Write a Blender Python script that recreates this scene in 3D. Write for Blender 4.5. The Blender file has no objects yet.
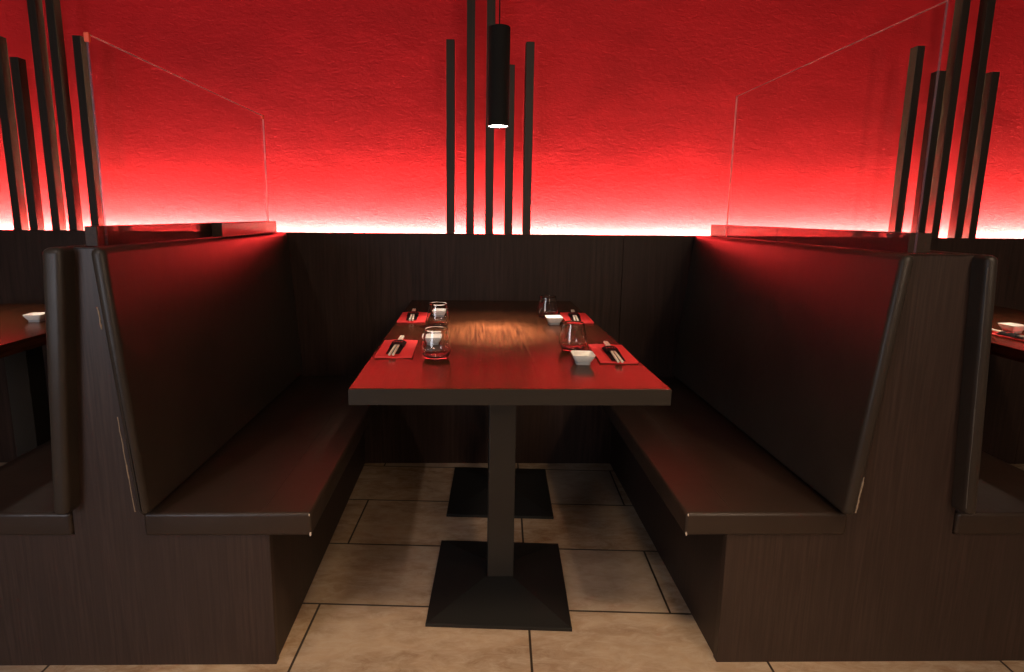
import bpy, bmesh, math, random
from mathutils import Vector, Matrix, noise
random.seed(7)
C = bpy.context.scene.collection
R = math.radians

# ------------------------------------------------------------------ materials
def new_mat(name):
    m = bpy.data.materials.new(name); m.use_nodes = True
    nt = m.node_tree; b = nt.nodes['Principled BSDF']
    return m, nt, b
def nd(nt, t, **kw):
    n = nt.nodes.new(t)
    for k, v in kw.items():
        if k in n.inputs: n.inputs[k].default_value = v
        else: setattr(n, k, v)
    return n
def plain(name, col, rough=.5, metal=0, spec=.5, coat=0):
    m, nt, b = new_mat(name)
    b.inputs['Base Color'].default_value = (*col, 1); b.inputs['Roughness'].default_value = rough
    b.inputs['Metallic'].default_value = metal; b.inputs['Specular IOR Level'].default_value = spec
    b.inputs['Coat Weight'].default_value = coat
    return m
def mixcol(nt, fac, a, c):
    n = nt.nodes.new('ShaderNodeMix'); n.data_type = 'RGBA'
    if hasattr(fac, 'node'): nt.links.new(fac, n.inputs[0])
    else: n.inputs[0].default_value = fac
    for i, v in ((6, a), (7, c)):
        if hasattr(v, 'node'): nt.links.new(v, n.inputs[i])
        else: n.inputs[i].default_value = (*v, 1)
    return n.outputs[2]
def ramp(nt, src, p0, p1, c0=(0, 0, 0, 1), c1=(1, 1, 1, 1)):
    n = nt.nodes.new('ShaderNodeValToRGB'); nt.links.new(src, n.inputs[0])
    e = n.color_ramp.elements; e[0].position = p0; e[1].position = p1; e[0].color = c0; e[1].color = c1
    return n.outputs[0]
def coords(nt, scale=(1, 1, 1), loc=(0, 0, 0), rot=(0, 0, 0)):
    g = nt.nodes.new('ShaderNodeNewGeometry')
    mp = nd(nt, 'ShaderNodeMapping'); mp.inputs['Scale'].default_value = scale
    mp.inputs['Location'].default_value = loc; mp.inputs['Rotation'].default_value = rot
    nt.links.new(g.outputs['Position'], mp.inputs[0]); return mp.outputs[0]
def noise_tex(nt, vec, scale, detail=6, rough=.6, dist=0):
    n = nd(nt, 'ShaderNodeTexNoise', Scale=scale, Detail=detail, Roughness=rough, Distortion=dist)
    nt.links.new(vec, n.inputs['Vector']); return n.outputs['Fac']
def bump(nt, b, h, strength, dist):
    n = nd(nt, 'ShaderNodeBump', Strength=strength, Distance=dist)
    nt.links.new(h, n.inputs['Height']); nt.links.new(n.outputs[0], b.inputs['Normal'])

def wood(name, dark, light, rough, scale, spec=.5, coat=0, bumps=.15):
    """fine straight wenge grain; scale squeezes the noise across the grain"""
    m, nt, b = new_mat(name)
    v = coords(nt, scale)
    f = noise_tex(nt, v, 1, 8, .65, .15)
    v2 = coords(nt, tuple(s * .12 for s in scale), (3, 5, 1))
    g = noise_tex(nt, v2, 1, 4, .55, .5)
    c = mixcol(nt, ramp(nt, f, .40, .62), dark, light)
    c = mixcol(nt, ramp(nt, g, .35, .75), c, tuple((d + l) * .42 for d, l in zip(dark, light)))
    nt.links.new(c, b.inputs['Base Color'])
    b.inputs['Roughness'].default_value = rough; b.inputs['Specular IOR Level'].default_value = spec
    b.inputs['Coat Weight'].default_value = coat; b.inputs['Coat Roughness'].default_value = .3
    bump(nt, b, f, bumps, .0006)
    return m
WOOD_PANEL = wood('wenge_panel', (.026, .0135, .0095), (.052, .029, .022), .45, (150, 40, 5))
WOOD_WALL = wood('wenge_wainscot', (.022, .012, .009), (.048, .025, .019), .5, (70, 70, 3), .25)
WOOD_SIDE = wood('wenge_side', (.022, .012, .009), (.040, .022, .016), .5, (60, 120, 5))
WOOD_TABLE = wood('wenge_table', (.012, .0045, .0025), (.085, .028, .011), .24, (150, 5, 60), .14, 0, .3)
WOOD_EDGE = wood('wenge_edge_band', (.016, .012, .009), (.024, .018, .014), .45, (6, 120, 200), bumps=.05)
WOOD_RAIL = wood('rail_wood', (.032, .018, .013), (.050, .028, .020), .5, (120, 8, 120), .25)
WOOD_POLE = wood('pole_wood', (.020, .013, .009), (.038, .026, .018), .5, (150, 150, 6))

def leather(name, col, rough=.42):
    m, nt, b = new_mat(name)
    v = coords(nt)
    big = noise_tex(nt, v, 5, 4, .6)
    c = mixcol(nt, ramp(nt, big, .3, .75), col, tuple(x * 1.35 for x in col))
    nt.links.new(c, b.inputs['Base Color'])
    b.inputs['Roughness'].default_value = rough; b.inputs['Specular IOR Level'].default_value = .36
    vo = nd(nt, 'ShaderNodeTexVoronoi', Scale=420); nt.links.new(v, vo.inputs['Vector'])
    fold = noise_tex(nt, v, 14, 3, .5)
    ad = nd(nt, 'ShaderNodeMath', operation='MULTIPLY_ADD'); nt.links.new(fold, ad.inputs[0]); ad.inputs[1].default_value = 6
    nt.links.new(vo.outputs['Distance'], ad.inputs[2])
    bump(nt, b, ad.outputs[0], .35, .0006)
    return m
LEATHER = leather('brown_leatherette', (.031, .0225, .0172), .40)
LEATHER_SEAT = leather('brown_leatherette_seat', (.031, .0195, .0142), .34)
STITCH = plain('worn_beige_piping', (.30, .22, .15), .7)
WORN = plain('worn_pale_spot', (.55, .45, .38), .8)
BLACK_METAL = plain('black_powder_coat', (.012, .0115, .011), .42, 0, .4)
COLUMN_METAL = plain('dark_steel_column', (.026, .022, .018), .45, 0, .4)
LAMP_BLACK = plain('matt_black_shade', (.012, .011, .010), .75, 0, .15)
CERAMIC = plain('white_glazed_ceramic', (.86, .83, .78), .18)
CERAMIC_FOOT = plain('grey_unglazed_ceramic', (.42, .42, .43), .4)
NAPKIN = None
SLEEVE = plain('black_paper', (.009, .007, .007), .75, 0, .15)
BAMBOO = plain('pale_bamboo', (.80, .74, .60), .5)
PRINT_RED = plain('red_print', (.55, .03, .03), .6)

def napkin_mat():
    m, nt, b = new_mat('red_paper_napkin')
    v = coords(nt); n = noise_tex(nt, v, 600, 3, .6)
    b.inputs['Base Color'].default_value = (.86, .045, .045, 1); b.inputs['Roughness'].default_value = .75
    bump(nt, b, n, .3, .0004); return m
NAPKIN = napkin_mat()

def red_wall():
    m, nt, b = new_mat('red_plaster')
    v = coords(nt)
    st = noise_tex(nt, coords(nt, (2.0, 2, 3.6)), 1, 5, .55, .6)
    c = mixcol(nt, ramp(nt, st, .30, .72), (.50, .0088, .0155), (.66, .0125, .0215))
    nt.links.new(c, b.inputs['Base Color'])
    b.inputs['Roughness'].default_value = .6; b.inputs['Specular IOR Level'].default_value = .2
    rel = noise_tex(nt, coords(nt, (34, 34, 80), rot=(0, R(8), 0)), 1, 7, .62, .8)
    wide = noise_tex(nt, coords(nt, (3, 3, 5)), 1, 3, .5, .3)
    ad = nd(nt, 'ShaderNodeMath', operation='MULTIPLY_ADD'); nt.links.new(wide, ad.inputs[0]); ad.inputs[1].default_value = 2.4
    nt.links.new(rel, ad.inputs[2])
    bump(nt, b, ad.outputs[0], .5, .004)
    return m
RED_WALL = red_wall()

def tile_floor():
    m, nt, b = new_mat('sand_stone_tiles')
    g0, j1 = 1.4483, .498
    pos = nt.nodes.new('ShaderNodeNewGeometry').outputs['Position']
    rot = nd(nt, 'ShaderNodeVectorRotate'); rot.rotation_type = 'Z_AXIS'; rot.inputs['Angle'].default_value = R(2.549)
    nt.links.new(pos, rot.inputs['Vector'])
    off = nd(nt, 'ShaderNodeVectorMath', operation='SUBTRACT'); nt.links.new(rot.outputs[0], off.inputs[0])
    off.inputs[1].default_value = (j1 - 12, g0 - .3 - 6, 0)   # brick rows counted from a far corner so that every index is positive
    br = nt.nodes.new('ShaderNodeTexBrick'); br.offset = .675; br.offset_frequency = 2; br.squash = 1
    nt.links.new(off.outputs[0], br.inputs['Vector'])
    br.inputs['Color1'].default_value = (0, 0, 0, 1); br.inputs['Color2'].default_value = (1, 1, 1, 1)
    br.inputs['Mortar'].default_value = (.5, .5, .5, 1)
    br.inputs['Scale'].default_value = 1; br.inputs['Mortar Size'].default_value = .0036; br.inputs['Mortar Smooth'].default_value = .25
    br.inputs['Brick Width'].default_value = .6; br.inputs['Row Height'].default_value = .3
    n1 = noise_tex(nt, coords(nt, (3, 6, 1)), 1.2, 7, .62, 1.2)
    n2 = noise_tex(nt, coords(nt, (10, 26, 1), rot=(0, 0, R(25))), 1.5, 10, .78, .8)
    c = mixcol(nt, ramp(nt, n1, .38, .64), (.28, .15, .065), (.52, .35, .21))
    c = mixcol(nt, ramp(nt, n2, .42, .70), c, (.58, .45, .33))
    mul = nd(nt, 'ShaderNodeMath', operation='MULTIPLY'); nt.links.new(br.outputs['Color'], mul.inputs[0]); mul.inputs[1].default_value = .55
    c = mixcol(nt, mul.outputs[0], c, (.36, .30, .25))
    c = mixcol(nt, br.outputs['Fac'], c, (.035, .022, .014))
    nt.links.new(c, b.inputs['Base Color'])
    b.inputs['Roughness'].default_value = .5; b.inputs['Specular IOR Level'].default_value = .4
    inv = nd(nt, 'ShaderNodeMath', operation='MULTIPLY_ADD'); nt.links.new(br.outputs['Fac'], inv.inputs[0]); inv.inputs[1].default_value = -1.2
    nt.links.new(n2, inv.inputs[2]); bump(nt, b, inv.outputs[0], .5, .002)
    return m
FLOOR = tile_floor()

def clear_sheet():
    """thin clear pane: straight-through light plus a Schlick mirror reflection"""
    m = bpy.data.materials.new('clear_glass_sheet'); m.use_nodes = True; nt = m.node_tree; nt.nodes.clear()
    out = nt.nodes.new('ShaderNodeOutputMaterial'); mx = nt.nodes.new('ShaderNodeMixShader')
    tr = nd(nt, 'ShaderNodeBsdfTransparent'); tr.inputs[0].default_value = (.97, .965, .965, 1)
    gl = nd(nt, 'ShaderNodeBsdfGlossy'); gl.inputs['Roughness'].default_value = .02
    lw = nd(nt, 'ShaderNodeLayerWeight', Blend=.5)
    pw = nd(nt, 'ShaderNodeMath', operation='POWER'); nt.links.new(lw.outputs['Facing'], pw.inputs[0]); pw.inputs[1].default_value = 5
    ma = nd(nt, 'ShaderNodeMath', operation='MULTIPLY_ADD'); nt.links.new(pw.outputs[0], ma.inputs[0]); ma.inputs[1].default_value = .4; ma.inputs[2].default_value = .03
    nt.links.new(ma.outputs[0], mx.inputs[0]); nt.links.new(tr.outputs[0], mx.inputs[1]); nt.links.new(gl.outputs[0], mx.inputs[2])
    nt.links.new(mx.outputs[0], out.inputs[0]); return m
SHEET = clear_sheet()
def glass_edge(name, col, w):
    m, nt, b = new_mat(name)
    b.inputs['Base Color'].default_value = (*col, 1); b.inputs['Roughness'].default_value = .35
    b.inputs['Transmission Weight'].default_value = w; b.inputs['IOR'].default_value = 1.45
    return m
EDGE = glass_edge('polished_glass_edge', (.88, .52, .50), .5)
GLINT = plain('orange_red_corner_glint', (.85, .10, .04), .4)  # flat orange-red standing in for reflections inside the glass corners
def tumbler_glass():
    m, nt, b = new_mat('tumbler_glass')
    b.inputs['Base Color'].default_value = (1, 1, 1, 1); b.inputs['Roughness'].default_value = .01
    b.inputs['Transmission Weight'].default_value = 1; b.inputs['IOR'].default_value = 1.48
    return m
TUMBLER = tumbler_glass()
FRONT_EDGE = plain('dim_violet_glass_edge', (.16, .09, .13), .3); FRONT_EDGE.node_tree.nodes['Principled BSDF'].inputs['Alpha'].default_value = .45
def emit(name, col, s):
    m, nt, b = new_mat(name)
    b.inputs['Base Color'].default_value = (0, 0, 0, 1)
    b.inputs['Emission Color'].default_value = (*col, 1); b.inputs['Emission Strength'].default_value = s
    return m
LENS = emit('lamp_lens', (1, .93, .86), 30)
LED = emit('cove_led', (1, 1.12, .74), 500)
LED_FILL = emit('cove_led_added_fill', (1, .80, .60), 110)  # weak emission of the added strip that warms the pole sides
PLASTER = plain('dark_ceiling_plaster', (.10, .085, .08), .9)

# ------------------------------------------------------------------ geometry helpers
def box(bm, a, b, bev=0, seg=2):
    r = bmesh.ops.create_cube(bm, size=1)
    vs = r['verts']
    for v in vs:
        v.co = Vector([(a[i] + b[i]) / 2 + v.co[i] * (b[i] - a[i]) for i in range(3)])
    if bev:
        es = list({e for v in vs for e in v.link_edges})
        bmesh.ops.bevel(bm, geom=es, offset=bev, segments=seg, profile=.5, affect='EDGES')
    return bm
def prism(bm, poly, y0, y1, bev=0, seg=2):
    """polygon in x-z, drawn from y0 to y1"""
    a = [bm.verts.new((x, y0, z)) for x, z in poly]; b = [bm.verts.new((x, y1, z)) for x, z in poly]
    n = len(poly); bm.faces.new(a); bm.faces.new(b[::-1])
    for i in range(n): bm.faces.new((a[i], b[i], b[(i + 1) % n], a[(i + 1) % n]))
    if bev:
        es = list({e for v in a + b for e in v.link_edges})
        bmesh.ops.bevel(bm, geom=es, offset=bev, segments=seg, profile=.5, affect='EDGES')
    bmesh.ops.recalc_face_normals(bm, faces=bm.faces[:])
    return bm
def lathe(bm, prof, seg=40, close=False):
    rings = []
    for r, z in prof:
        if r < 1e-6: rings.append([bm.verts.new((0, 0, z))])
        else: rings.append([bm.verts.new((r * math.cos(2 * math.pi * k / seg), r * math.sin(2 * math.pi * k / seg), z)) for k in range(seg)])
    for p, q in zip(rings, rings[1:]):
        for k in range(seg):
            k2 = (k + 1) % seg
            if len(p) == 1 and len(q) > 1: bm.faces.new((p[0], q[k], q[k2]))
            elif len(q) == 1 and len(p) > 1: bm.faces.new((p[k], q[0], p[k2]))
            elif len(p) > 1: bm.faces.new((p[k], p[k2], q[k2], q[k]))
    bmesh.ops.recalc_face_normals(bm, faces=bm.faces[:])
    return bm
def rod(bm, p, q, r, seg=8, r2=None):
    p, q = Vector(p), Vector(q); d = q - p
    m = Matrix.Translation((p + q) / 2) @ d.to_track_quat('Z', 'Y').to_matrix().to_4x4()
    bmesh.ops.create_cone(bm, cap_ends=True, segments=seg, radius1=r, radius2=r if r2 is None else r2, depth=d.length, matrix=m)
    return bm
def loft_square(bm, levels, rnd=.3, n=8):
    """rounded-square rings (half size, z) joined bottom to top, first and last capped"""
    rings = []
    for h, z in levels:
        ring = []
        rr = h * rnd
        for cx, cy, a0 in ((1, 1, 0), (-1, 1, 90), (-1, -1, 180), (1, -1, 270)):
            for k in range(n):
                a = R(a0 + 90 * k / (n - 1))
                ring.append(bm.verts.new((cx * (h - rr) + rr * math.cos(a), cy * (h - rr) + rr * math.sin(a), z)))
        rings.append(ring)
    N = len(rings[0])
    for p, q in zip(rings, rings[1:]):
        for k in range(N): bm.faces.new((p[k], p[(k + 1) % N], q[(k + 1) % N], q[k]))
    bm.faces.new(rings[0][::-1]); bm.faces.new(rings[-1])
    bmesh.ops.recalc_face_normals(bm, faces=bm.faces[:])
    return bm
def obj(name, bm, mat, parent=None, smooth=False, kind=None, label=None):
    me = bpy.data.meshes.new(name); bm.to_mesh(me); bm.free(); me.materials.append(mat)
    if smooth:
        for p in me.polygons: p.use_smooth = True
        me.set_sharp_from_angle(angle=R(38))
    o = bpy.data.objects.new(name, me); C.objects.link(o)
    if parent is not None: o.parent = parent
    if kind: o['kind'] = kind
    if label: o['label'] = label
    return o
def B(): return bmesh.new()
def tag(o, label, cat, group=None):
    o['label'] = label; o['category'] = cat
    if group: o['group'] = group
    return o
def thing(name, label, cat, loc=(0, 0, 0), rz=0, group=None):
    o = bpy.data.objects.new(name, None); C.objects.link(o); o.location = loc; o.rotation_euler = (0, 0, rz)
    o.empty_display_size = .05
    return tag(o, label, cat, group)
def dup(root, loc, rz, label, group=None):
    r = root.copy(); C.objects.link(r); r.location = loc; r.rotation_euler = (0, 0, rz); r['label'] = label
    if group: r['group'] = group
    for ch in list(root.children):
        c = ch.copy(); C.objects.link(c); c.parent = r
        for g in list(ch.children):
            d = g.copy(); C.objects.link(d); d.parent = c
    return r

# ------------------------------------------------------------------ the room
CEIL = 2.62
WALL_Y = 2.66
obj('floor', box(B(), (-4.2, -2.6, -.05), (4.2, WALL_Y, 0)), FLOOR, kind='structure')
obj('ceiling', box(B(), (-4.2, -2.6, CEIL), (4.2, WALL_Y, CEIL + .05)), PLASTER, kind='structure')
obj('wall_back', box(B(), (-4.2, WALL_Y, -.05), (4.2, WALL_Y + .1, CEIL + .05)), RED_WALL, kind='structure')
# dark wainscot in front of the red wall, in boards with fine joints, with a low ledge behind it carrying the cove light
bm = B()
xs = [-4.2, -3.2, -2.2, -1.2, .635, 1.55, 2.5, 3.4, 4.2]
for a, b_ in zip(xs, xs[1:]):
    box(bm, (a + .0008, 2.40, .0), (b_ - .0008, 2.42, 1.035), .0008, 1)
box(bm, (-4.2, 2.405, 0), (4.2, 2.42, 1.034))
obj('trim_1', bm, WOOD_WALL, kind='structure')
obj('trim_2', box(B(), (-4.2, 2.421, .960), (4.2, WALL_Y - .001, .975)), WOOD_SIDE, kind='structure')

# ------------------------------------------------------------------ cove light
led = thing('cove_light', 'glowing light strip hidden in the cove between dark wainscot and red wall', 'light strip', (0, 2.598, 1.0015))
led.rotation_euler.x = R(-80)
bm = box(B(), (-4.0, -.022, 0), (4.0, .022, .004)); box(bm, (-4.0, -.022, 0), (4.0, -.019, .006)); box(bm, (-4.0, .019, 0), (4.0, .022, .006))
obj('channel', bm, plain('aluminium_channel', (.6, .6, .6), .4, 1), led)
obj('diffuser', box(B(), (-3.98, -.008, .006), (3.98, .008, .012)), LED, led)
obj('added_fill_strip', box(B(), (-3.98, -.0255, .001), (3.98, -.0225, .005)), LED_FILL, led)  # extra glowing strip on the upper lip, added to light the pole sides

# ------------------------------------------------------------------ decorative poles on the ledge
POLE_GROUP = {'left': 'five dark poles above the left bench', 'centre': 'five dark poles above the table', 'right': 'five dark poles above the right bench'}
def pole(x, y, w, d, top, label, grp):
    z0 = .976
    bm = box(B(), (-w / 2, -d / 2, 0), (w / 2, d / 2, top - z0), .0012, 1)
    o = obj('decorative_pole', bm, WOOD_POLE); o.location = (x, y, z0)
    return tag(o, label, 'pole', POLE_GROUP[grp])
T_ = CEIL - .001
P0, P1 = 2.512, 2.49       # back row and slightly nearer row
for x, y, top, l in (
    (-1.992, P0, 1.830, 'leftmost pole of the left group, partly cut by the picture edge'),
    (-1.906, P1, 1.740, 'shortest square pole of the left group, second from the left'),
    (-1.827, P0, T_, 'tall pole of the left group, left one of the two running past the top'),
    (-1.738, P1, T_, 'tall pole of the left group, right one of the two running past the top'),
    (-1.658, P0, 1.834, 'rightmost square pole of the left group, seen at the edge of the clear screen')):
    pole(x, y, .034, .042, top, l, 'left')
for x, y, top, l in (
    (-.110, P0, 1.840, 'leftmost dark pole of the centre group, medium height'),
    (-.024, P0 + .01, T_, 'second dark pole from the left of the centre group, running past the top'),
    (.060, P0, T_, 'tall middle pole of the centre group, directly behind the pendant lamp'),
    (.146, P0 + .01, 1.745, 'shortest dark pole of the centre group, just right of the pendant lamp'),
    (.226, P0, 1.835, 'rightmost dark pole of the centre group, medium height')):
    pole(x, y, .035, .042, top, l, 'centre')
for x, y, top, l in (
    (1.890, P0, 1.842, 'leftmost pole of the right group, brown sided, seen through the clear screen'),
    (1.977, P1, 1.737, 'short square pole of the right group behind the near edge of the clear screen'),
    (2.059, P0, T_, 'tall pole of the right group, left one of the two running past the top'),
    (2.147, P1, T_, 'tall pole of the right group, right one of the two running past the top'),
    (2.228, P0, 1.742, 'rightmost short square pole of the right group')):
    pole(x, y, .034, .042, top, l, 'right')

# ------------------------------------------------------------------ benches
YF, YB = 1.248, 2.398
def cushion_back(name, face_b, rear_b, face_t, rear_t, parent, z0=.420):
    """leaning back pad, soft edges, sides given bottom and top"""
    bm = prism(B(), [(rear_b, z0), (rear_t, 1.037), (face_t, 1.037), (face_b, z0)], 1.207, 2.394, .0145, 5)
    return obj(name, bm, LEATHER, parent, True)
def seat_pad(x0, x1, parent):
    bm = box(B(), (min(x0, x1), 1.240, .352), (max(x0, x1), 2.396, .411), .009, 4)
    return obj('seat_cushion', bm, LEATHER_SEAT, parent, True)
def piping(p, q, parent, r=.0022, m=None, label='pale worn piping'):
    bm = B(); n = 14; p, q = Vector(p), Vector(q); prev = p
    for k in range(1, n + 1):
        c = p.lerp(q, k / n) + Vector((random.uniform(-1, 1), 0, random.uniform(-1, 1))) * .0008
        rod(bm, prev, c, r * random.uniform(.6, 1.1), 6); prev = c
    return obj('piping', bm, m or STITCH, parent, True, label=label)
def worn(pts, parent):
    out = []
    for (x, y, z), s in pts:
        bm = B()
        for k in range(1):
            r = bmesh.ops.create_icosphere(bm, subdivisions=2, radius=s)
            for v in r['verts']:
                j = noise.noise(v.co * 900 + Vector((x, z, 0)) * 50)
                v.co = Vector((v.co.x * (.45 + .4 * j), v.co.y * .35, v.co.z * (1.0 + .7 * j))) + Vector((x, y, z))
        out.append(obj('worn_patch', bm, WORN, parent, True, label='pale cracked patch on the seat corner'))
    return out

def bench(label, our_plinth, our_edge, our_fb, our_rb, our_ft, our_rt, nb_plinth, nb_edge, nb_fb, nb_rb, nb_ft, nb_rt, nwb, nwt, ox):
    t = thing('booth_bench', label, 'bench', (ox, YF, 0), 0, 'back to back booth benches')
    t0 = bpy.data.objects.new('tmp', None)
    # (parts are built in world coordinates, then moved to the bench's own origin)
    s = 1 if our_plinth > nb_plinth else -1
    poly = [(our_plinth, 0), (our_plinth, .352), (our_rb, .352), (our_rb, .42), (our_rt, 1.034), (nwt, 1.034), (nwb, .42), (nwb, .352), (nb_plinth, .352), (nb_plinth, 0)]
    parts = []
    parts.append(obj('end_panel', prism(B(), poly, YF, YF + .02, .0008, 1), WOOD_PANEL))
    ins = .002 * s
    poly2 = [(our_plinth - ins, 0.002), (our_plinth - ins, .351), (our_rb - ins, .351), (our_rb - ins, .42), (our_rt - ins, 1.033), (nwt + ins, 1.033), (nwb + ins, .42), (nwb + ins, .351), (nb_plinth + ins, .351), (nb_plinth + ins, 0.002)]
    parts.append(obj('plinth', prism(B(), poly2, YF + .0202, YB), WOOD_SIDE))
    parts.append(seat_pad(our_edge, our_fb - .034 * s, None))
    parts.append(seat_pad(nb_edge, nb_fb + .018 * s, None))
    parts.append(cushion_back('backrest', our_fb, our_rb + .001 * s, our_ft, our_rt + .001 * s, None))
    parts.append(cushion_back('backrest', nb_fb, nb_rb, nb_ft, nb_rt, None))
    # stitched seam in the seat near its front edge
    sx = our_edge - .118 * s
    bm = B(); rod(bm, (sx, 1.25, .4108), (sx, 2.39, .4108), .0011, 6)
    parts.append(obj('seam', bm, LEATHER, None, True))
    # top edge trim of the end panel
    bm = B(); rod(bm, (our_rt, 1.246, 1.035), (nb_rt, 1.246, 1.035), .0016, 6)
    parts.append(obj('edge_trim', bm, STITCH if 0 else WOOD_RAIL, None, True))
    parts.extend(worn([((our_edge - .004 * s, 1.239, .408), .0035), ((our_edge - .003 * s, 1.239, .358), .0048)], None))
    bpy.data.objects.remove(t0)
    return t, parts
def settle(t, parts):
    for p in parts:
        p.data.transform(Matrix.Translation(-t.location)); p.parent = t
lb, lp = bench('dark brown leatherette booth bench left of the laid table', -.490, -.386, -.748, -.776, -.792, -.826, -1.22, -1.325, -.969, -.932, -.926, -.880, -.950, -.885, -.85)
lp.append(piping((-.7795, 1.211, .432), (-.7985, 1.211, .66), None, .0014, label='pale worn piping down the edge of the back pad'))
lp.append(piping((-.814, 1.211, .86), (-.8175, 1.211, .91), None, .0018, label='torn pale spot near the top of the back pad'))
settle(lb, lp)
rb, rp = bench('dark brown leatherette booth bench right of the laid table', .618, .511, .872, .905, .934, .968, 1.46, 1.57, 1.194, 1.162, 1.152, 1.122, 1.172, 1.128, 1.03)
rp.append(piping((.899, 1.2095, .43), (.9085, 1.2095, .52), None, .0024, label='short pale strip at the foot of the back pad'))
rp.append(piping((1.163, 1.2105, .44), (1.127, 1.2105, 1.01), None, .0012, plain('dull_staple_line', (.10, .09, .08), .5), label='line of staples down the back pad edge'))
settle(rb, rp)

# ------------------------------------------------------------------ clear screens on the benches
def screen(label, x, side, y0, y1, z1, loc):
    t = thing('glass_screen', label, 'screen', loc, 0, 'clear screens between the booths')
    L = Vector(loc); parts = []
    xa, xb = sorted((x, x + .005 * side))
    parts.append(obj('glass_sheet', box(B(), (xa, y0, 1.040), (xb, y1, z1)), SHEET))
    e = .0010
    parts.append(obj('glass_edge', box(B(), (xa, y0 - .0002, z1), (xb, y1 + e, z1 + e)), EDGE))
    parts.append(obj('glass_edge', box(B(), (xa, y1, 1.040), (xb, y1 + e, z1)), EDGE))
    parts.append(obj('near_edge', box(B(), (xa, y0 - e, 1.040), (xb, y0, z1 + e)), FRONT_EDGE))
    return t, parts
t, ps = screen('clear upright screen on the left bench, in front of the left poles', -.830, 1, 1.278, 2.275, 1.486, (-.84, 1.26, 1.038))
ps.append(obj('rail', box(B(), (-.8575, 1.252, 1.038), (-.8305, 2.26, 1.0825), .0012, 1), WOOD_RAIL))
ps.append(obj('clamp_block', box(B(), (-.8235, 1.775, 1.0385), (-.790, 2.26, 1.0835), .0015, 1), WOOD_RAIL))
ps.append(obj('corner_glint', box(B(), (-.833, 1.275, 1.470), (-.822, 1.282, 1.489), .001, 1), GLINT, label='small painted orange-red reflection on the near top corner'))  # small blocks coloured like the reflections in the sheet's top corners
ps.append(obj('corner_glint', box(B(), (-.832, 2.265, 1.474), (-.823, 2.278, 1.489), .001, 1), GLINT, label='small painted orange reflection on the far top corner'))
settle(t, ps)
t, ps = screen('clear upright screen on the right bench, in front of the right poles', .976, -1, 1.228, 2.172, 1.560, (.98, 1.24, 1.038))
ps.append(obj('rail', box(B(), (.9765, 1.252, 1.038), (1.028, 1.812, 1.0830), .0012, 1), WOOD_RAIL))
ps.append(obj('rail', box(B(), (.9765, 1.8125, 1.038), (1.028, 2.328, 1.0835), .0012, 1), WOOD_RAIL))
settle(t, ps)

# ------------------------------------------------------------------ tables
def foot_plate(bm):
    # square plate with a low pyramid rising to the column
    box(bm, (-.2, -.2, 0.0), (.2, .2, .010), .0015, 2)
    z0, z1, a, b_ = .010, .046, .196, .041
    lo = [bm.verts.new((sx * a, sy * a, z0)) for sx, sy in ((-1, -1), (1, -1), (1, 1), (-1, 1))]
    hi = [bm.verts.new((sx * b_, sy * b_, z1)) for sx, sy in ((-1, -1), (1, -1), (1, 1), (-1, 1))]
    for k in range(4): bm.faces.new((lo[k], lo[(k + 1) % 4], hi[(k + 1) % 4], hi[k]))
    bm.faces.new(hi); return bm
def make_table(label, loc, rz):
    t = thing('pedestal_table', label, 'table', loc, rz, 'pedestal tables of the booths')
    w, L, th = .6877 / 2, 1.246, .0358
    obj('tabletop', box(B(), (-w + .001, .001, .75 - th + .0005), (w - .001, L, .75), .0012, 2), WOOD_TABLE, t)
    obj('edge_band', box(B(), (-w, -.0002, .75 - th), (w, .0012, .7488)), WOOD_EDGE, t, label='plain dark brown edge')
    for yy, a in ((.4206, -3.2314), (.988, -2.958)):
        f = obj('foot_plate', foot_plate(B()), BLACK_METAL, t); f.location = (.0045 if yy < .8 else .035, yy, 0); f.rotation_euler = (0, 0, R(a))
        c = obj('column', box(B(), (-.0385, -.0385, .045), (.0385, .0385, .75 - th - .006), .002, 2), COLUMN_METAL, t)
        c.location = (.006 if yy < .8 else .034, yy, 0)
        p = obj('top_plate', box(B(), (-.13, -.13, .75 - th - .0065), (.13, .13, .75 - th), .001, 1), BLACK_METAL, t); p.location = (.006 if yy < .8 else .034, yy, 0)
    return t
tb = make_table('long dark wood table in the middle booth laid for four', (.0777, 1.1439, 0), R(.317))
dup(tb, (-1.640, .98, 0), 0, 'dark wood table in the booth beyond the left bench')
dup(tb, (1.895, 1.15, 0), 0, 'dark wood table in the booth beyond the right bench')
TZ = .7502

# ------------------------------------------------------------------ things laid on the tables
def napkin_bm():
    bm = B(); nx, ny = 10, 16; W, L, th = .095, .195, .0035
    def z(u, v):
        edge = max(abs(u), abs(v)) ** 6
        return .0022 * edge * (.5 + .5 * math.sin(3 * u + 2 * v))
    top = [[bm.verts.new((u * W / 2, v * L / 2, th + z(u, v))) for u in [2 * i / nx - 1 for i in range(nx + 1)]] for v in [2 * j / ny - 1 for j in range(ny + 1)]]
    bot = [[bm.verts.new((c.co.x, c.co.y, max(0, c.co.z - th))) for c in row] for row in top]
    for j in range(ny):
        for i in range(nx):
            bm.faces.new((top[j][i], top[j][i + 1], top[j + 1][i + 1], top[j + 1][i]))
            bm.faces.new((bot[j][i], bot[j + 1][i], bot[j + 1][i + 1], bot[j][i + 1]))
    for j in range(ny):
        bm.faces.new((top[j][0], top[j + 1][0], bot[j + 1][0], bot[j][0])); bm.faces.new((top[j][nx], bot[j][nx], bot[j + 1][nx], top[j + 1][nx]))
    for i in range(nx):
        bm.faces.new((top[0][i], bot[0][i], bot[0][i + 1], top[0][i + 1])); bm.faces.new((top[ny][i], top[ny][i + 1], bot[ny][i + 1], bot[ny][i]))
    bmesh.ops.recalc_face_normals(bm, faces=bm.faces[:]); return bm
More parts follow.
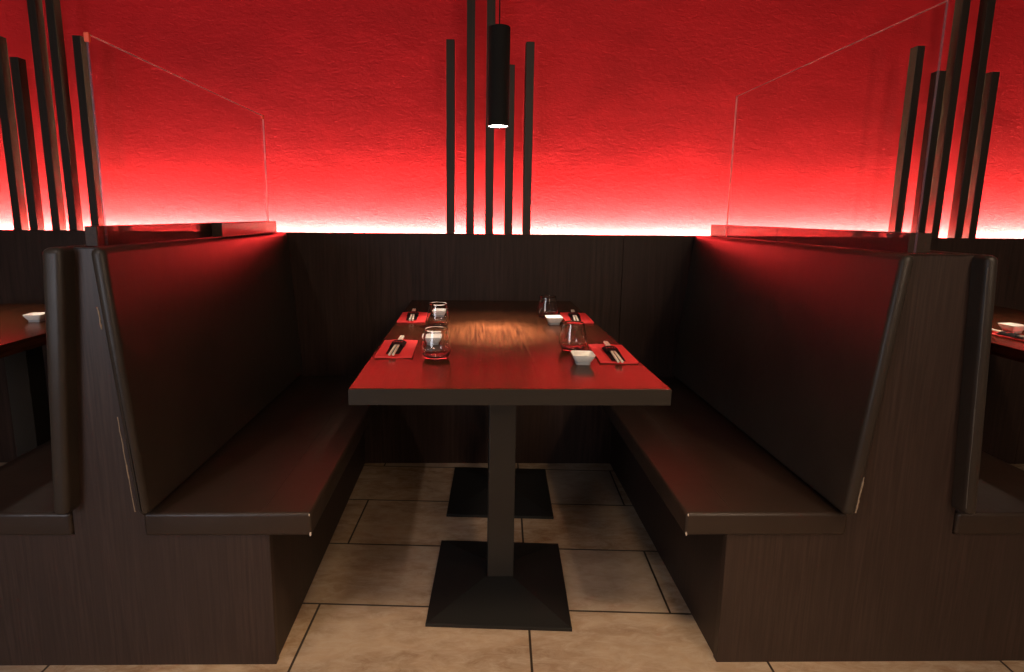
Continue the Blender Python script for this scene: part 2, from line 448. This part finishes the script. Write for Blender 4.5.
def make_napkin(label):
    t = thing('folded_napkin', label, 'napkin', (0, 0, 0), 0, 'red folded napkins')
    obj('napkin_fold', napkin_bm(), NAPKIN, t, True)
    bm = B(); box(bm, (-.0465, -.0958, .0002), (.0462, .0955, .0014)); obj('lower_layer', bm, NAPKIN, t)
    return t
def make_sleeve(label):
    t = thing('chopstick_sleeve', label, 'chopstick sleeve', (0, 0, 0), 0, 'black paper chopstick sleeves')
    # back leaf, flaring a little towards the open end
    bm = B()
    pts = [(-.0175, -.085), (.0175, -.085), (.0205, .052), (-.0205, .052)]
    lo = [bm.verts.new((x, y, 0)) for x, y in pts]; hi = [bm.verts.new((x, y, .0007)) for x, y in pts]
    bm.faces.new(lo[::-1]); bm.faces.new(hi)
    for k in range(4): bm.faces.new((lo[k], lo[(k + 1) % 4], hi[(k + 1) % 4], hi[k]))
    obj('leaf', bm, SLEEVE, t)
    # band that wraps over the sticks
    bm = B(); n = 12; ring = []
    for k in range(n + 1):
        u = 2 * k / n - 1; ring.append((u * .0200, .0010 + .0074 * (1 - abs(u) ** 3)))
    a = [bm.verts.new((x, -.012, zz)) for x, zz in ring]; b_ = [bm.verts.new((x * 1.06, .046, zz)) for x, zz in ring]
    for k in range(n): bm.faces.new((a[k], a[k + 1], b_[k + 1], b_[k]))
    bmesh.ops.recalc_face_normals(bm, faces=bm.faces[:])
    bd = obj('band', bm, SLEEVE, t, True)
    bm = B()
    for k, (x, w) in enumerate(((-.011, .0035), (-.0045, .005), (.003, .003), (.009, .0042))):
        box(bm, (x - w / 2, .020, .0086 - .0009 * abs(k - 1.5)), (x + w / 2, .027 + .003 * (k % 2), .0092 - .0009 * abs(k - 1.5)))
    obj('print', bm, PRINT_RED, bd, label='small red lettering')
    return t
def make_stick(label):
    bm = rod(B(), (0, -.108, .0032), (0, .108, .0032), .0031, 8, .0037)
    return tag(obj('chopstick', bm, BAMBOO, None, True), label, 'chopstick', 'pale wooden chopsticks')
def make_tumbler(label):
    t = thing('glass_tumbler', label, 'drinking glass', (0, 0, 0), 0, 'clear glass tumblers')
    prof = [(a * 1.06, b * .93) for a, b in [(0, 0), (.022, 0), (.0262, .002), (.0315, .010), (.0350, .021), (.0352, .030), (.0335, .045), (.0308, .062), (.0284, .080), (.0279, .0835), (.0272, .0838),
            (.0270, .0830), (.0276, .079), (.0300, .061), (.0326, .045), (.0342, .030), (.0338, .022), (.0300, .013), (.022, .0088), (.010, .0078), (0, .0075)]]
    obj('bowl', lathe(B(), prof, 48), TUMBLER, t, True)
    return t
def make_dish(label):
    t = thing('sauce_dish', label, 'dish', (0, 0, 0), 0, 'small white square dishes')
    obj('bowl', loft_square(B(), [(.019, .008), (.0205, .0095), (.0255, .018), (.0282, .0245), (.0285, .0256), (.0278, .0260), (.0260, .0235), (.0225, .0165), (.0175, .0125), (.010, .0118)]), CERAMIC, t, True)
    obj('foot', loft_square(B(), [(.0172, 0), (.0178, .0008), (.0186, .0082)]), CERAMIC_FOOT, t, True, label='grey foot ring')
    return t
nap = slv = stk = tum = dsh = None
def put(kind, x, y, rz, label, z=TZ, group=None):
    """first call makes the thing, later calls copy it"""
    global nap, slv, stk, tum, dsh
    cur = {'nap': nap, 'slv': slv, 'stk': stk, 'tum': tum, 'dsh': dsh}[kind]
    if cur is None:
        cur = {'nap': make_napkin, 'slv': make_sleeve, 'stk': make_stick, 'tum': make_tumbler, 'dsh': make_dish}[kind](label)
        cur.location = (x, y, z); cur.rotation_euler = (0, 0, rz)
        if kind == 'nap': nap = cur
        if kind == 'slv': slv = cur
        if kind == 'stk': stk = cur
        if kind == 'tum': tum = cur
        if kind == 'dsh': dsh = cur
        return cur
    return dup(cur, (x, y, z), rz, label, group)
settings = [
    ('near left', -.210, 1.493, R(1.6), -.2125, 1.502, R(.0), (-.098, 1.397), (-.120, 1.556), R(2)),
    ('far left', -.219, 1.965, R(1.5), -.2225, 1.978, R(3.5), (-.120, 1.810), (-.126, 1.995), R(-2)),
    ('near right', .366, 1.450, R(-2.6), .366, 1.442, R(-3.5), (.268, 1.490), (.270, 1.355), R(-3)),
    ('far right', .364, 1.973, R(-2.4), .359, 1.980, R(-6), (.262, 1.990), (.269, 1.868), R(2)),
]
for nm, nx, ny, na, sx, sy, sa, (gx, gy), (dx, dy), da in settings:
    put('nap', nx, ny, na, f'red folded napkin under black-sleeved chopsticks at the {nm} seat of the middle table')
    put('slv', sx, sy, sa, f'black paper chopstick sleeve on the {nm} red napkin of the middle table', TZ + .0062)
    for q, w in ((-1, 'left'), (1, 'right')):
        ox = .0040 * q
        put('stk', sx + ox * math.cos(sa), sy + ox * math.sin(sa), sa + R(.5) * q, f'pale chopstick of the pair in the {nm} black sleeve of the middle table', TZ + .0072)
    put('tum', gx, gy, 0, {'near left': 'clear tumbler at the near left seat with a white dish seen through it',
                           'far left': 'clear tumbler at the far left seat with a white dish seen through it',
                           'near right': 'clear tumbler on the right side of the table just behind the nearest white dish',
                           'far right': 'clear tumbler farthest back on the right side of the table'}[nm])
    put('dsh', dx, dy, da, {'near left': 'white square dish behind the nearest left tumbler',
                            'far left': 'white square dish behind the far left tumbler',
                            'near right': 'white square dish standing nearest on the right side of the middle table',
                            'far right': 'white square dish in front of the far right tumbler'}[nm])
# neighbouring tables
put('dsh', -1.462, 1.862, R(8), 'white square dish on the table beyond the left bench')
put('nap', -1.392, 1.475, 0, 'red folded napkin on the table beyond the left bench, at the picture edge')
put('nap', 1.702, 1.665, R(1), 'red folded napkin at the edge of the table beyond the right bench')
put('dsh', 1.733, 1.742, R(8), 'white square dish on the table beyond the right bench', TZ + .0062)
put('slv', 1.683, 1.672, R(1), 'black paper chopstick sleeve on the table beyond the right bench', TZ + .0062)
for q in (-1, 1):
    put('stk', 1.683 + .0042 * q, 1.686, R(1 + .5 * q), 'pale chopstick of the pair on the table beyond the right bench', TZ + .0072)

# ------------------------------------------------------------------ pendant lamps
def make_pendant(label, loc):
    t = thing('pendant_lamp', label, 'lamp', loc, 0, 'black cylinder pendant lamps')
    h = .289; r = .0335
    prof = [(r - .0025, .012), (r - .0025, 0), (r, 0), (r, h - .002), (r - .002, h), (.006, h), (.006, h + .006), (0, h + .006)]
    obj('shade', lathe(B(), prof, 40), LAMP_BLACK, t, True)
    obj('lens', lathe(B(), [(0, .003), (r - .0025, .003), (r - .0025, .012), (0, .012)], 40), LENS, t, True, label='bright white lens')
    obj('cable', rod(B(), (0, 0, h + .004), (0, 0, CEIL - loc[2] - .018), .0020, 8), LAMP_BLACK, t, True)
    obj('ceiling_rose', lathe(B(), [(0, CEIL - loc[2] - .02), (.04, CEIL - loc[2] - .02), (.042, CEIL - loc[2] - .017), (.042, CEIL - loc[2] - .0005), (0, CEIL - loc[2] - .0005)], 32), LAMP_BLACK, t, True)
    return t
pd = make_pendant('black cylinder pendant lamp hanging over the middle table', (.0685, 1.80, 1.385))
dup(pd, (-1.64, 1.80, 1.385), 0, 'black cylinder pendant lamp over the table beyond the left bench')
dup(pd, (1.86, 1.80, 1.385), 0, 'black cylinder pendant lamp over the table beyond the right bench')

# ------------------------------------------------------------------ lights
def light(name, kind, loc, power, col, size=.1, target=None, **kw):
    l = bpy.data.lights.new(name, kind); l.energy = power; l.color = col
    if kind == 'AREA':
        l.shape = 'DISK'; l.size = size
    elif kind == 'SPOT':
        l.shadow_soft_size = size; l.spot_size = R(kw.get('angle', 60)); l.spot_blend = kw.get('blend', .5)
    o = bpy.data.objects.new(name, l); C.objects.link(o); o.location = loc
    if target is not None: o.rotation_euler = (Vector(target) - Vector(loc)).to_track_quat('-Z', 'Y').to_euler()
    return o
light('pendant_beam', 'SPOT', (.0685, 1.80, 1.387), 58, (1, .82, .66), .022, (.0685, 1.74, 0), angle=68, blend=.7)
light('pendant_core', 'SPOT', (.0685, 1.80, 1.3875), 360, (1, .78, .58), .02, (.045, 1.66, 0), angle=41, blend=1)
light('pendant_beam', 'SPOT', (-1.64, 1.80, 1.387), 32, (1, .80, .62), .022, (-1.64, 1.82, 0), angle=84, blend=.8)
light('pendant_beam', 'SPOT', (1.86, 1.80, 1.387), 32, (1, .80, .62), .022, (1.86, 1.82, 0), angle=84, blend=.8)
# aisle downlights in front of the booths
light('aisle_downlight', 'SPOT', (.15, .35, 2.58), 168, (1, .72, .44), .22, (.1, .66, 0), angle=64, blend=.8)
light('aisle_downlight', 'SPOT', (-1.3, -.2, 2.58), 40, (1, .84, .76), .06, (-1.0, 1.2, .3), angle=90, blend=.9)
light('aisle_downlight', 'SPOT', (1.5, -.2, 2.58), 50, (1, .76, .54), .06, (1.35, 1.3, .3), angle=90, blend=.9)
light('window_daylight', 'AREA', (-1.9, -1.1, 1.1), 18, (.86, .89, 1), 1.0, (-.6, 1.3, .4))
light('room_glow', 'AREA', (1.6, -2.0, 2.1), 33, (1, .74, .52), 1.2, (.2, 1.8, .6))

w = bpy.data.worlds.new('room_air'); bpy.context.scene.world = w; w.use_nodes = True
w.node_tree.nodes['Background'].inputs[0].default_value = (1, .90, .78, 1); w.node_tree.nodes['Background'].inputs[1].default_value = .045

# ------------------------------------------------------------------ camera (solved from the photograph's vanishing points)
f, cx, cy, H = 559.8143, 484.7246, 305.0267, 1.1135
pi_, ya, ro = R(9.1058), R(1.0183), R(-.5291)
fwd = Vector((math.sin(ya) * math.cos(pi_), math.cos(ya) * math.cos(pi_), -math.sin(pi_)))
up0 = Vector((math.sin(ya) * math.sin(pi_), math.cos(ya) * math.sin(pi_), math.cos(pi_)))
r0 = Vector((math.cos(ya), -math.sin(ya), 0))
right = r0 * math.cos(ro) - up0 * math.sin(ro); up = r0 * math.sin(ro) + up0 * math.cos(ro)
cam = bpy.data.cameras.new('camera'); co = bpy.data.objects.new('camera', cam); C.objects.link(co)
M = Matrix((right, up, -fwd)).transposed().to_4x4(); M.translation = Vector((0, 0, H)); co.matrix_world = M
cam.sensor_width = 36; cam.sensor_fit = 'HORIZONTAL'; cam.lens = f / 1024 * 36
cam.shift_x = (512 - cx) / 1024; cam.shift_y = -(336 - cy) / 1024
cam.clip_start = .02
bpy.context.scene.camera = co
vs = bpy.context.scene.view_settings
vs.view_transform = 'Standard'; vs.look = 'None'; vs.gamma = 1; vs.exposure = 0; vs.use_curve_mapping = False
bpy.context.scene.cycles.max_bounces = 12
bpy.context.scene.cycles.transparent_max_bounces = 16
